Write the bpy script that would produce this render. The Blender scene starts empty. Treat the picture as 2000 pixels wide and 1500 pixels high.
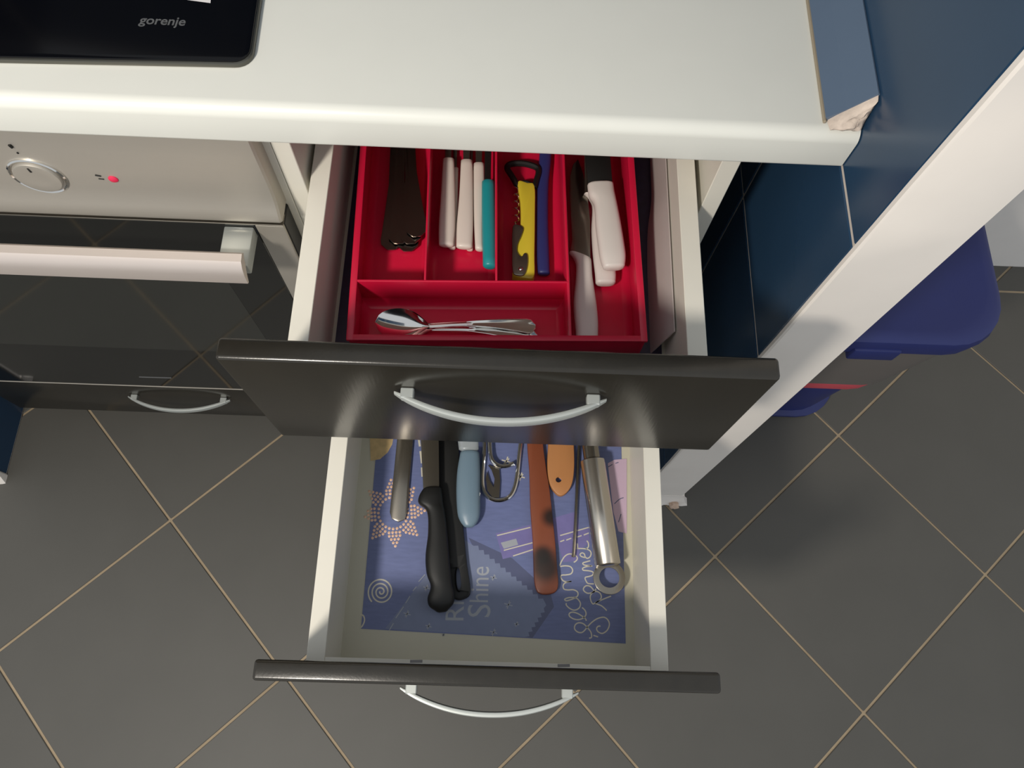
import bpy, bmesh, math, random
from mathutils import Matrix, Vector, Euler, noise
random.seed(7)
scene = bpy.context.scene
C = scene.collection
R = math.radians

# ------------------------------------------------------------------ camera, world, light, exposure
CAM = Vector((0.1972, -0.3745, 1.3630))
CAM_E = Euler((0.3565, -0.0304, 0.0269), 'XYZ')
F = 1505.73                                     # focal length in pixels of a 2000 x 1500 frame
cd = bpy.data.cameras.new('camera'); cam = bpy.data.objects.new('camera', cd); C.objects.link(cam)
cam.location = CAM; cam.rotation_euler = CAM_E
cd.sensor_width = 36.0; cd.lens = F / 2000 * 36.0; cd.clip_start = 0.02
scene.camera = cam

w = bpy.data.worlds.new('room_air'); scene.world = w; w.use_nodes = True
w.node_tree.nodes['Background'].inputs[0].default_value = (0.90, 0.95, 1.0, 1)
w.node_tree.nodes['Background'].inputs[1].default_value = 0.46

ld = bpy.data.lights.new('kitchen_lamp_light', 'AREA'); lamp = bpy.data.objects.new('kitchen_lamp_light', ld); C.objects.link(lamp)
ld.shape = 'DISK'; ld.size = 0.16; ld.energy = 13.0; ld.color = (1.0, 0.93, 0.83)
lamp.location = (-0.46, -0.90, 1.78)
lamp.rotation_euler = (Vector((0.15, -0.1, 0.5)) - lamp.location).to_track_quat('-Z', 'Y').to_euler()

vs = scene.view_settings
vs.view_transform = 'Standard'; vs.look = 'None'; vs.gamma = 1.0; vs.use_curve_mapping = False
vs.exposure = 0.52

# ------------------------------------------------------------------ pixel -> point on a known plane
MR = CAM_E.to_matrix()
def at(u, v, c, ax=2):
    r = MR @ Vector(((u - 1000) / F, (750 - v) / F, -1.0))
    return CAM + r * ((c - CAM[ax]) / r[ax])

# ------------------------------------------------------------------ materials
def lin(c): return tuple(((x / 255) / 12.92 if x / 255 <= 0.04045 else ((x / 255 + 0.055) / 1.055) ** 2.4) for x in c) + (1,)
MATS = {}
def mat(name, rgb, rough=0.5, metal=0.0, var=0.06, scale=30.0, bump=0.0, bscale=200.0, stretch=(1, 1, 1), spec=0.5, alpha=1.0, trans=0.0, coat=0.0):
    m = bpy.data.materials.new(name); m.use_nodes = True; nt = m.node_tree; b = nt.nodes['Principled BSDF']
    tc = nt.nodes.new('ShaderNodeTexCoord'); mp = nt.nodes.new('ShaderNodeMapping'); mp.inputs['Scale'].default_value = stretch
    nt.links.new(tc.outputs['Object'], mp.inputs['Vector'])
    n = nt.nodes.new('ShaderNodeTexNoise'); n.inputs['Scale'].default_value = scale; n.inputs['Detail'].default_value = 4
    nt.links.new(mp.outputs['Vector'], n.inputs['Vector'])
    mx = nt.nodes.new('ShaderNodeMix'); mx.data_type = 'RGBA'
    c = lin(rgb); k0, k1 = 1 - var, 1 + var
    mx.inputs[6].default_value = tuple(x * k0 for x in c[:3]) + (1,); mx.inputs[7].default_value = tuple(min(1, x * k1) for x in c[:3]) + (1,)
    nt.links.new(n.outputs['Fac'], mx.inputs[0]); nt.links.new(mx.outputs[2], b.inputs['Base Color'])
    b.inputs['Roughness'].default_value = rough; b.inputs['Metallic'].default_value = metal
    b.inputs['Specular IOR Level'].default_value = spec; b.inputs['Alpha'].default_value = alpha
    b.inputs['Transmission Weight'].default_value = trans; b.inputs['Coat Weight'].default_value = coat
    if bump > 0:
        n2 = nt.nodes.new('ShaderNodeTexNoise'); n2.inputs['Scale'].default_value = bscale; n2.inputs['Detail'].default_value = 3
        nt.links.new(mp.outputs['Vector'], n2.inputs['Vector'])
        bp = nt.nodes.new('ShaderNodeBump'); bp.inputs['Strength'].default_value = bump; bp.inputs['Distance'].default_value = 0.001
        nt.links.new(n2.outputs['Fac'], bp.inputs['Height']); nt.links.new(bp.outputs['Normal'], b.inputs['Normal'])
    m['mix'] = 1; MATS[name] = m
    return m
M_top = mat('worktop_laminate', (222, 222, 214), 0.28, var=0.02)
M_white = mat('white_melamine', (226, 222, 210), 0.35, var=0.03)
M_board = mat('drawer_board', (205, 199, 184), 0.45, var=0.05, scale=12)
M_floorboard = mat('drawer_bottom_board', (196, 192, 174), 0.5, var=0.05, scale=14)
M_wenge = mat('dark_wenge', (38, 35, 29), 0.24, var=0.25, scale=60, stretch=(1, 1, 0.06), bump=0.05, bscale=500)
M_satin = mat('satin_aluminium', (188, 192, 188), 0.42, 0.5, var=0.03)
M_steel = mat('brushed_steel', (188, 182, 172), 0.5, 0.65, var=0.05, scale=40, stretch=(0.02, 1, 1), bump=0.05, bscale=900)
M_tube = mat('tube_steel', (196, 190, 180), 0.27, 0.97, var=0.05, scale=40, stretch=(1, 0.02, 1))
M_alu = mat('handle_aluminium', (226, 214, 206), 0.42, 0.7, var=0.02)
M_glassblk = mat('black_oven_glass', (20, 21, 20), 0.045, var=0.02, spec=0.75)
M_window = mat('dusty_oven_window', (40, 41, 38), 0.06, var=0.06, spec=0.75)
M_hob = mat('black_hob_glass', (7, 7, 10), 0.10, var=0.05, spec=0.25)
M_rim = mat('hob_rim', (96, 95, 88), 0.3, 0.7)
M_print = mat('grey_print', (92, 93, 94), 0.5)
M_whitemark = mat('white_mark', (226, 222, 222), 0.5)
M_blackp = mat('black_plastic', (16, 16, 15), 0.5, var=0.1)
M_red = mat('red_lamp', (220, 40, 80), 0.3)
M_tile = mat('grey_floor_tile', (84, 82, 77), 0.55, var=0.10, scale=9, bump=0.06, bscale=500)
M_grout = mat('sandy_grout', (166, 148, 122), 0.9, var=0.25, scale=35)
M_wtile = mat('blue_wall_tile', (36, 62, 88), 0.22, var=0.10, scale=14, spec=0.35)
M_wgrout = mat('pale_grout', (196, 186, 176), 0.9, var=0.08)
M_plaster = mat('white_plaster', (230, 223, 215), 0.6, var=0.04, scale=20)
M_chip = mat('chipped_plaster', (196, 170, 150), 0.9, var=0.35, scale=90)
M_wall = mat('white_paint', (236, 231, 225), 0.8, var=0.03)
M_seal = mat('blue_grey_profile', (92, 108, 128), 0.30, var=0.03)
M_sealedge = mat('profile_lip', (150, 138, 118), 0.6)
M_caulk = mat('old_caulk', (206, 190, 176), 0.75, var=0.35, scale=120, bump=0.6, bscale=260)
M_tray = mat('red_plastic', (200, 20, 58), 0.34, var=0.04)
M_chrome = mat('polished_steel', (226, 224, 220), 0.10, 1.0, var=0.02)
M_dull = mat('dull_steel', (140, 134, 124), 0.24, 0.92, var=0.08)
M_table = mat('table_steel', (120, 112, 106), 0.2, 1.0, var=0.05)
M_smudge = mat('grey_smudge', (140, 138, 138), 0.6)
M_whand = mat('white_handle_plastic', (222, 212, 202), 0.32, var=0.02)
M_wknife = mat('white_knife_plastic', (214, 206, 200), 0.45, var=0.03)
M_teal = mat('teal_plastic', (30, 142, 148), 0.35, var=0.04)
M_yellow = mat('yellow_plastic', (206, 186, 52), 0.35, var=0.05)
M_navy = mat('dark_blue_plastic', (44, 48, 104), 0.4, var=0.06)
M_frost = mat('frosted_plastic', (206, 196, 192), 0.5, var=0.04, alpha=0.72)
M_brownp = mat('brown_tape', (122, 84, 60), 0.7)
M_lightblue = mat('light_blue_plastic', (112, 134, 150), 0.38, var=0.04)
M_clear = mat('clear_plastic', (196, 204, 206), 0.2, alpha=0.5)
M_orange = mat('beech_wood', (182, 124, 74), 0.5, var=0.14, scale=50, stretch=(1, 0.08, 1))
M_bodyp = mat('smoky_bin_plastic', (104, 98, 94), 0.45, var=0.05)
M_lid = mat('blue_bin_plastic', (32, 41, 98), 0.45, var=0.05)
M_pink = mat('red_bin_ring', (188, 74, 84), 0.5)
M_denim = mat('denim_print', (103, 113, 156), 0.45, var=0.20, scale=60, stretch=(1, 5, 1), bump=0.03)
M_patch = mat('denim_patch_print', (116, 126, 156), 0.42, var=0.08, scale=80)
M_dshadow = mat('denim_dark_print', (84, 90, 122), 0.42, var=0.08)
M_stitch = mat('cream_thread_print', (206, 200, 182), 0.5)
M_stitchdim = mat('grey_thread_print', (160, 164, 172), 0.5)
M_bead = mat('copper_bead_print', (226, 186, 158), 0.35, 0.1, var=0.15, scale=300)
M_violet = mat('violet_denim_print', (118, 112, 166), 0.45, var=0.14, scale=80)
M_pinkpatch = mat('pink_patch_print', (196, 172, 194), 0.45, var=0.04)
M_sun = mat('sun_patch_print', (206, 178, 128), 0.45, var=0.35, scale=120)
M_dliner = mat('dark_liner_print', (40, 30, 58), 0.4, var=0.5, scale=120)

def stain_mat(name, rgb, dark, spots, rough, stretch):
    """wood with scorch marks; spots = [(object-space centre, radius)]"""
    m = mat(name, rgb, rough, var=0.16, scale=45, stretch=stretch); nt = m.node_tree; b = nt.nodes['Principled BSDF']
    src = b.inputs['Base Color'].links[0].from_socket; tc = [n for n in nt.nodes if n.type == 'TEX_COORD'][0]
    for (p, r) in spots:
        d = nt.nodes.new('ShaderNodeVectorMath'); d.operation = 'DISTANCE'; d.inputs[1].default_value = p
        nt.links.new(tc.outputs['Object'], d.inputs[0])
        mr = nt.nodes.new('ShaderNodeMapRange'); mr.interpolation_type = 'SMOOTHSTEP'
        mr.inputs[1].default_value = r * 0.25; mr.inputs[2].default_value = r; mr.inputs[3].default_value = 0.93; mr.inputs[4].default_value = 0.0
        nt.links.new(d.outputs['Value'], mr.inputs[0])
        mx = nt.nodes.new('ShaderNodeMix'); mx.data_type = 'RGBA'; mx.inputs[7].default_value = lin(dark)
        nt.links.new(mr.outputs[0], mx.inputs[0]); nt.links.new(src, mx.inputs[6]); src = mx.outputs[2]
    nt.links.new(src, b.inputs['Base Color'])
    return m

# ------------------------------------------------------------------ object helpers
WL = {}
def tag(o, label=None, cat=None, group=None, kind=None):
    if label: o['label'] = label
    if cat: o['category'] = cat
    if group: o['group'] = group
    if kind: o['kind'] = kind
    return o
def link(o, base, parent):
    C.objects.link(o); WL[o.name] = Vector(base)
    if parent is not None:
        o.parent = parent; o.location = Vector(base) - WL[parent.name]
    else: o.location = base
    return o
def thing(name, loc, label=None, cat=None, group=None, parent=None):
    o = bpy.data.objects.new(name, None); o.empty_display_size = 0.02
    link(o, loc, parent); return tag(o, label, cat, group)
def build(name, bm, m, parent=None, smooth=35, base=None):
    """bmesh in world coordinates -> one object whose origin is the centre of its underside"""
    bmesh.ops.recalc_face_normals(bm, faces=bm.faces)
    vs_ = [v.co for v in bm.verts]
    if base is None:
        lo = [min(v[i] for v in vs_) for i in range(3)]; hi = [max(v[i] for v in vs_) for i in range(3)]
        base = Vector(((lo[0] + hi[0]) / 2, (lo[1] + hi[1]) / 2, lo[2]))
    bmesh.ops.translate(bm, vec=-Vector(base), verts=bm.verts)
    me = bpy.data.meshes.new(name); bm.to_mesh(me); bm.free()
    if smooth:
        me.shade_smooth(); me.set_sharp_from_angle(angle=R(smooth))
    me.materials.append(m)
    return link(bpy.data.objects.new(name, me), base, parent)
def box(bm, lo, hi, bev=0.0, seg=2):
    t = bmesh.new(); bmesh.ops.create_cube(t, size=1.0)
    for v in t.verts:
        v.co = Vector([lo[i] + (v.co[i] + 0.5) * (hi[i] - lo[i]) for i in range(3)])
    if bev: bmesh.ops.bevel(t, geom=t.edges[:], offset=bev, segments=seg, affect='EDGES', profile=0.5)
    me = bpy.data.meshes.new('tmp'); t.to_mesh(me); t.free(); bm.from_mesh(me); bpy.data.meshes.remove(me)
    return bm
def bx(lo, hi, bev=0.0, seg=2): return box(bmesh.new(), lo, hi, bev, seg)
def rings(bm, rs, cap0=True, cap1=True, closed=False):
    V = [[bm.verts.new(p) for p in r] for r in rs]; n = len(V[0])
    pairs = list(zip(V[:-1], V[1:])) + ([(V[-1], V[0])] if closed else [])
    for a, b in pairs:
        for i in range(n): bm.faces.new((a[i], a[(i + 1) % n], b[(i + 1) % n], b[i]))
    if cap0 and not closed: bm.faces.new(V[0][::-1])
    if cap1 and not closed: bm.faces.new(V[-1])
    return bm
def spline(pts, n=6, closed=False):
    P = [Vector(p) for p in pts]; out = []; L = len(P)
    for i in range(L if closed else L - 1):
        p0 = P[(i - 1) % L] if closed or i > 0 else P[0]; p1 = P[i]; p2 = P[(i + 1) % L]
        p3 = P[(i + 2) % L] if closed or i + 2 < L else P[-1]
        for k in range(n):
            t = k / n
            out.append(0.5 * (2 * p1 + (p2 - p0) * t + (2 * p0 - 5 * p1 + 4 * p2 - p3) * t * t + (3 * p1 - p0 - 3 * p2 + p3) * t ** 3))
    if not closed: out.append(P[-1])
    return out
def tube(bm, pts, rad, n=10, closed=False):
    P = [Vector(p) for p in pts]; L = len(P); rs = []; up = Vector((0, 0, 1))
    for i, p in enumerate(P):
        d = (P[(i + 1) % L] - P[i - 1]) if closed else (P[min(i + 1, L - 1)] - P[max(i - 1, 0)])
        d.normalize(); u = up if abs(d.dot(up)) < 0.95 else Vector((1, 0, 0))
        s = d.cross(u).normalized(); q = s.cross(d).normalized(); r = rad[i] if isinstance(rad, (list, tuple)) else rad
        rs.append([p + (s * math.cos(a) + q * math.sin(a)) * r for a in [2 * math.pi * k / n for k in range(n)]])
    return rings(bm, rs, closed=closed)
def prism(bm, pts, z0, z1, bev=0.0, holes=()):
    """vertical prism over an outline (world xy), optional holes, softened rim"""
    def ring(poly, z): return [bm.verts.new((p[0], p[1], z)) for p in poly]
    area = sum(pts[i][0] * pts[(i + 1) % len(pts)][1] - pts[(i + 1) % len(pts)][0] * pts[i][1] for i in range(len(pts)))
    poly = [Vector((p[0], p[1])) for p in (pts if area > 0 else pts[::-1])]
    def inset(poly, d, sgn=1):
        out = []; n = len(poly)
        for i in range(n):
            t = (poly[(i + 1) % n] - poly[i - 1]); t.normalize() if t.length > 0 else None
            out.append(poly[i] + Vector((-t.y, t.x)) * d * sgn)
        return out
    lv = [(z0, bev * 0.6), (z0 + bev * 0.5, 0), (z1 - bev, 0), (z1 - bev * 0.3, bev * 0.3), (z1, bev)] if bev else [(z0, 0), (z1, 0)]
    def sides(poly, sgn):
        V = [ring(inset(poly, d, sgn) if d else poly, z) for z, d in lv]; n = len(poly)
        for a, b in zip(V[:-1], V[1:]):
            for i in range(n): bm.faces.new((a[i], a[(i + 1) % n], b[(i + 1) % n], b[i]))
        return V[0], V[-1]
    lo, hi = sides(poly, 1)
    if not holes:
        bm.faces.new(hi); bm.faces.new(lo[::-1])
        return bm
    los, his = [lo], [hi]
    for h in holes:
        a, b = sides([Vector((p[0], p[1])) for p in h], -1); los.append(a); his.append(b)
    for grp in (los, his):
        es = []
        for g in grp:
            for i in range(len(g)): es.append(bm.edges.get((g[i], g[(i + 1) % len(g)])))
        bmesh.ops.triangle_fill(bm, edges=es, use_beauty=True, use_dissolve=False)
    return bm
def pxs(pts, z, n=0, closed=True):
    P = [at(u, v, z) for u, v in pts]
    return spline(P, n, closed) if n else P
def loft(bm, st, zc, n=16, power=2.5, sub=5):
    """handle lying flat: stations (left pixel, right pixel, height, z of its middle) in the plane z = zc"""
    L = spline([at(s[0], s[1], zc) for s in st], sub); Rr = spline([at(s[2], s[3], zc) for s in st], sub)
    H = spline([Vector((s[4], s[5] if len(s) > 5 else zc, 0)) for s in st], sub); rs = []
    for a, b, h in zip(L, Rr, H):
        c = (a + b) / 2; d = (b - a) / 2; row = []
        for k in range(n):
            t = 2 * math.pi * k / n; co, si = math.cos(t), math.sin(t)
            x = math.copysign(abs(co) ** (2 / power), co); y = math.copysign(abs(si) ** (2 / power), si)
            row.append(Vector((c.x + d.x * x, c.y + d.y * x, h.y + y * h.x / 2)))
        rs.append(row)
    # rounded ends
    def end(row, nxt, k=2):
        c = sum(row, Vector()) / len(row); dirn = (c - sum(nxt, Vector()) / len(nxt)).normalized(); r = min((p - c).length for p in row)
        out = []
        for f, e in ((0.82, 0.35), (0.5, 0.6)): out.append([c + (p - c) * f + dirn * r * e * 0.6 for p in row])
        return out
    rs = end(rs[0], rs[1])[::-1] + rs + end(rs[-1], rs[-2])
    return rings(bm, rs)
def ribbon(bm, pts, wd, z):
    P = [Vector((p[0], p[1])) for p in pts]; A = []; L = len(P)
    for i in range(L):
        t = P[min(i + 1, L - 1)] - P[max(i - 1, 0)]
        if t.length < 1e-9: t = Vector((1, 0))
        t.normalize(); nrm = Vector((-t.y, t.x)) * wd / 2
        A.append((bm.verts.new((*(P[i] + nrm), z)), bm.verts.new((*(P[i] - nrm), z))))
    for (a, b), (c, d) in zip(A[:-1], A[1:]): bm.faces.new((a, b, d, c))
    return bm
def lathe_y(bm, prof, c, n=40):
    """turned about an axis along y; prof = (radius, y)"""
    return rings(bm, [[Vector((c[0] + r * math.cos(2 * math.pi * k / n), y, c[2] + r * math.sin(2 * math.pi * k / n))) for k in range(n)] for r, y in prof])
def text_bm(s, size, xf, bold=0.0, shear=0.0, depth=0.0):
    cu = bpy.data.curves.new('t', 'FONT'); cu.body = s; cu.size = size; cu.offset = bold; cu.shear = shear; cu.extrude = depth; cu.resolution_u = 4
    o = bpy.data.objects.new('t', cu); C.objects.link(o); bpy.context.view_layer.update()
    me = bpy.data.meshes.new_from_object(o.evaluated_get(bpy.context.evaluated_depsgraph_get()))
    bm = bmesh.new(); bm.from_mesh(me); bmesh.ops.transform(bm, matrix=xf, verts=bm.verts)
    bpy.data.objects.remove(o); bpy.data.curves.remove(cu); bpy.data.meshes.remove(me)
    return bm
def copy_tree(o, parent=None):
    c = o.copy(); C.objects.link(c); c.parent = parent; WL[c.name] = WL[o.name].copy()
    for ch in list(o.children): copy_tree(ch, c)
    return c

# ================================================================== the setting
TS, TA, TOX, TOY = 0.3382, 0.7508, -0.3655, -0.1424
floor = build('floor', bx((-1.9, -1.9, -0.05), (2.6, 0.74, -0.0022)), M_grout, smooth=0); tag(floor, kind='structure')
tile_me = None
for i in range(-8, 12):
    for j in range(-9, 12):
        cx = TOX + TS * ((i + .5) * math.sin(TA) + (j + .5) * math.cos(TA)); cy = TOY + TS * (-(i + .5) * math.cos(TA) + (j + .5) * math.sin(TA))
        if not (-2.0 < cx < 2.7 and -2.0 < cy < 0.60): continue
        h = TS / 2 - 0.0021
        if tile_me is None:
            t = build('floor_tile', bx((-h, -h, -0.010), (h, h, 0), 0.0009, 1), M_tile, floor, smooth=0, base=(0, 0, 0)); tile_me = t.data
        else:
            t = bpy.data.objects.new('floor_tile', tile_me); link(t, (0, 0, 0), floor)
        t.location = Vector((cx, cy, random.uniform(-0.0002, 0.0002))) - WL['floor']; t.rotation_euler = (0, 0, TA + random.choice((0, 1, 2, 3)) * math.pi / 2)

XR, YW, XP, XLW = 0.459, -0.0765, 0.5315, -0.665
TP, TW = 0.2167, 0.20
def partition(name, xface, sgn, xback):
    """thin wall, blue tiles on the kitchen side, plastered end"""
    a, b = sorted((xface + sgn * 0.0012, xback))
    wl = build(name, bx((a, YW + 0.004, 0), (b, 0.64, 2.45)), M_wgrout, smooth=0); tag(wl, kind='structure')
    ys = [0.1207 - TW + 0.0025 - 0.0, 0.1207, 0.1207 + TW, 0.1207 + 2 * TW, 0.62]; ys[0] = YW + 0.005
    for k in range(4):
        y0, y1 = ys[k] + 0.0019, ys[k + 1] - 0.0019
        me = None
        for r in range(11):
            z0 = r * TP + 0.0023; z1 = (r + 1) * TP - 0.0023
            if me is None:
                t = build('wall_tile', bx((min(xface, xface + sgn * 0.006), y0, z0), (max(xface, xface + sgn * 0.006), y1, z1), 0.0008, 1), M_wtile, wl, smooth=0); me = t.data; loc = t.location.copy()
            else:
                t = bpy.data.objects.new('wall_tile', me); link(t, WL[wl.name], wl); t.location = loc + Vector((0, 0, r * TP))
    bm = bmesh.new(); x0, x1 = sorted((xface - sgn * 0.0004, xback + sgn * 0.001))
    rs = []
    for k in range(50):
        z = 2.45 * k / 49
        j = lambda s: 0.0011 * noise.noise(Vector((s, z * 9, 3.1 * sgn)))
        rs.append([Vector((x0 + j(1), YW + 0.0055, z)), Vector((x0 + j(1), YW + 0.0015, z)), Vector((x0 + 0.002, YW, z)), Vector((x1 - 0.003, YW, z)), Vector((x1 + j(5), YW + 0.003, z)), Vector((x1 + j(5), YW + 0.0055, z))])
    rings(bm, rs); build('plaster_end', bm, M_plaster, wl)
    # broken plaster foot
    bm = bmesh.new(); rs = []
    for k in range(9):
        z = 0.034 * k / 8; f = (1 - k / 8) ** 1.7; row = []
        for q in range(16):
            x = x0 - 0.001 + (x1 - x0 + 0.002) * q / 15 + sgn * 0.012 * f * max(0, ((q if sgn > 0 else 15 - q) - 11) / 4) ** 2
            nz = noise.noise(Vector((x * 60, z * 60, 2)))
            row.append(Vector((x, YW - 0.0005 - f * (0.011 + 0.006 * nz), z)))
        row += [Vector((row[-1].x, YW + 0.004, z)), Vector((row[0].x, YW + 0.004, z))]
        rs.append(row)
    rings(bm, rs); ft = build('plaster_foot', bm, M_plaster, wl)
    bm = bmesh.new(); xc = x1 - 0.012 if sgn > 0 else x0 + 0.012
    bmesh.ops.create_icosphere(bm, subdivisions=3, radius=1.0)
    for v in bm.verts:
        p = v.co.normalized(); s = 1 + 0.35 * noise.noise(p * 2.5 + Vector((7, 1, 0)))
        v.co = Vector((xc + p.x * 0.009 * s, YW - 0.011 + p.y * 0.007 * s, 0.006 + p.z * 0.0062 * s))
    tag(build('chipped_edge', bm, M_chip, wl), 'chipped brown plaster edge')
    return wl
wall_right = partition('wall_right', XR, 1, XP)
wall_left = partition('wall_left', XLW, -1, XLW - 0.0725)
wback = build('wall_back', bx((XLW - 0.07, 0.6412, 0), (XP, 0.74, 2.45)), M_wgrout, smooth=0); tag(wback, kind='structure')
me = None
for k in range(6):  # unseen dark tiling, added to keep the reflection in the hob dark
    for r in range(4, 11):
        if me is None:
            t = build('wall_tile', bx((XLW + 0.0013, 0.6385, r * TP + 0.0016), (XLW + 0.1860, 0.6450, (r + 1) * TP - 0.0016), 0.0008, 1), M_wtile, wback, smooth=0); me = t.data; loc = t.location.copy()
        else:
            t = bpy.data.objects.new('wall_tile', me); link(t, WL[wback.name], wback); t.location = loc + Vector((k * 0.1873, 0, (r - 4) * TP))
tag(build('wall_far', bx((XP + 0.001, 0.43, 0), (2.6, 0.53, 2.45)), M_wall, smooth=0), kind='structure')
tag(build('wall_far_left', bx((-1.9, 0.43, 0), (XLW - 0.0745, 0.53, 2.45)), M_wall, smooth=0), kind='structure')
# straight border joint in front of the far wall
bm = bx((XP + 0.001, 0.369, -0.004), (2.2, 0.373, 0.0004)); tag(build('trim_2', bm, M_grout, smooth=0), kind='structure')

# ================================================================== worktop, hob, sealing profile
ZW0, ZW1 = 0.8667, 0.9050
bm = bmesh.new(); prof = []
for k in range(9):
    a = R(90 + 90 * k / 8); prof.append((0.010 + 0.010 * math.cos(a), ZW1 - 0.010 + 0.010 * math.sin(a)))
for k in range(5):
    a = R(180 + 90 * k / 4); prof.append((0.004 + 0.004 * math.cos(a), ZW0 + 0.004 + 0.004 * math.sin(a)))
prof += [(0.638, ZW0), (0.638, ZW1)]
rings(bm, [[Vector((x, y, z)) for y, z in prof] for x in (XLW + 0.001, XR - 0.0008)])
tag(build('worktop', bm, M_top), 'white laminate kitchen worktop with a rounded front edge', 'worktop')

HA = R(1.7); HO = Vector((0.0085, 0.0375, 0)); hx = Vector((math.cos(HA), math.sin(HA), 0)); hy = Vector((-math.sin(HA), math.cos(HA), 0))
HW, HD = 0.58, 0.51
def hob_pt(x, y): return HO + hx * (x - HW) + hy * y      # local: x 0..HW, y 0..HD
def rrect(x0, y0, x1, y1, r, n=6):
    P = []
    for cx, cy, a0 in ((x1 - r, y0 + r, -90), (x1 - r, y1 - r, 0), (x0 + r, y1 - r, 90), (x0 + r, y0 + r, 180)):
        P += [(cx + r * math.cos(R(a0 + 90 * k / n)), cy + r * math.sin(R(a0 + 90 * k / n))) for k in range(n + 1)]
    return P
hob = thing('hob', hob_pt(HW / 2, HD / 2) + Vector((0, 0, ZW1)), 'black glass built-in hob set into the white worktop', 'hob')
build('hob_rim', prism(bmesh.new(), [hob_pt(*p) for p in rrect(0, 0, HW, HD, 0.013)], ZW1 + 0.0001, ZW1 + 0.0042, 0.0012), M_rim, hob)
build('glass_top', prism(bmesh.new(), [hob_pt(*p) for p in rrect(0.0018, 0.0018, HW - 0.0018, HD - 0.0018, 0.012)], ZW1 + 0.002, ZW1 + 0.0058, 0.001), M_hob, hob)
ZH = ZW1 + 0.0060
a0, a1 = at(271, 46, ZH), at(361, 50, ZH); L = (a1 - a0).length; ang = math.atan2(a1.y - a0.y, a1.x - a0.x)
bm = text_bm('gorenje', 0.0113, Matrix.Translation(a0) @ Matrix.Rotation(ang, 4, 'Z'), bold=0.0002, shear=0.08)
xs = [(v.co - a0).dot((a1 - a0) / L) for v in bm.verts]; k = L / max(xs); d = (a1 - a0) / L
for v in bm.verts: v.co += d * ((v.co - a0).dot(d)) * (k - 1)
tag(build('lettering', bm, M_print, hob, smooth=0), 'grey printed maker lettering')
bm = bmesh.new(); bm.faces.new([bm.verts.new(p) for p in pxs([(366, 0), (411, 6), (414, -30), (370, -36)], ZH)])  # flat white quad lying on the hob glass
tag(build('label', bm, M_whitemark, hob, smooth=0), 'white mark on the glass')

seal = bmesh.new()
def seal_sec(y, s=1.0):
    return [Vector((0.4312, y, ZW1 + 0.0002)), Vector((XR - 0.0003, y, ZW1 + 0.0002)), Vector((XR - 0.0003, y, 0.9345)), Vector((0.4575, y, 0.9350)), Vector((0.4425, y, 0.9180)), Vector((0.4312, y, ZW1 + 0.003))]
rings(seal, [seal_sec(0.0125), seal_sec(0.30), seal_sec(0.637)])
trim = build('trim_1', seal, M_seal, smooth=0); tag(trim, kind='structure')
build('profile_lip', bx((0.4296, 0.0095, ZW1 + 0.0001), (0.4318, 0.637, ZW1 + 0.0030), 0.0006, 1), M_sealedge, trim)
bm = bmesh.new(); rs = []
tri = [(0.4330, 0.9054), (0.4400, 0.9052), (0.4475, 0.9052), (0.4550, 0.9052), (0.4585, 0.9056), (0.4585, 0.9140), (0.4585, 0.9240), (0.4580, 0.9335), (0.4510, 0.9260), (0.4440, 0.9185), (0.4380, 0.9120)]
cxz = (sum(p[0] for p in tri) / len(tri), sum(p[1] for p in tri) / len(tri))
for f, y in ((1.0, 0.016), (1.0, 0.0122), (0.93, 0.0085), (0.72, 0.0065), (0.45, 0.0058), (0.2, 0.0055)):
    row = []
    for q, (x, z) in enumerate(tri):
        low = max(0, (0.918 - z) / 0.013)
        p = Vector((cxz[0] + (x - cxz[0]) * f, y - 0.004 * low * (1 if y < 0.012 else 0), cxz[1] + (z - cxz[1]) * f))
        p.y += 0.0022 * noise.noise(Vector((x * 260, z * 260, f * 3)))
        if y < 0.01: p.x += 0.0008 * noise.noise(Vector((x * 300, z * 300, 9)))
        p.x = min(p.x, 0.4586); p.z = max(p.z, ZW1 + 0.0001)
        row.append(p)
    rs.append(row)
rings(bm, rs); bmesh.ops.subdivide_edges(bm, edges=bm.edges[:], cuts=1, use_grid_fill=True)
for v in bm.verts:
    if v.co.y < 0.011: v.co.y += 0.0016 * noise.noise(v.co * 420)
tag(build('caulk', bm, M_caulk, trim, smooth=60), 'crumbling beige caulk at the cut end of the profile')

# ================================================================== bow handles
def bow_handle(cx, yf, zc, parent, wd=0.160, proj=0.0265):
    bm = bmesh.new(); rs = []
    for k in range(33):
        s = -1 + 2 * k / 32; x = cx + s * wd / 2
        y = yf - 0.0035 - (proj - 0.0065) * (1 - abs(s) ** 2.1)
        ht = 0.0054 * (1 - 0.55 * abs(s) ** 8); th = 0.0027 * (1 - 0.6 * abs(s) ** 10)
        row = []
        for q in range(12):
            a = 2 * math.pi * q / 12; co, si = math.cos(a), math.sin(a)
            row.append(Vector((x, y + th * math.copysign(abs(co) ** 0.6, co), zc + ht * math.copysign(abs(si) ** 0.6, si))))
        rs.append(row)
    rings(bm, rs)
    for s in (-1, 1):
        x = cx + s * 0.070; y = yf - 0.0035 - (proj - 0.0065) * (1 - (0.070 / (wd / 2)) ** 2.1)
        box(bm, (x - 0.005, y, zc - 0.0042), (x + 0.005, yf, zc + 0.0042), 0.0008, 1)
    return build('handle', bm, M_satin, parent)

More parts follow.
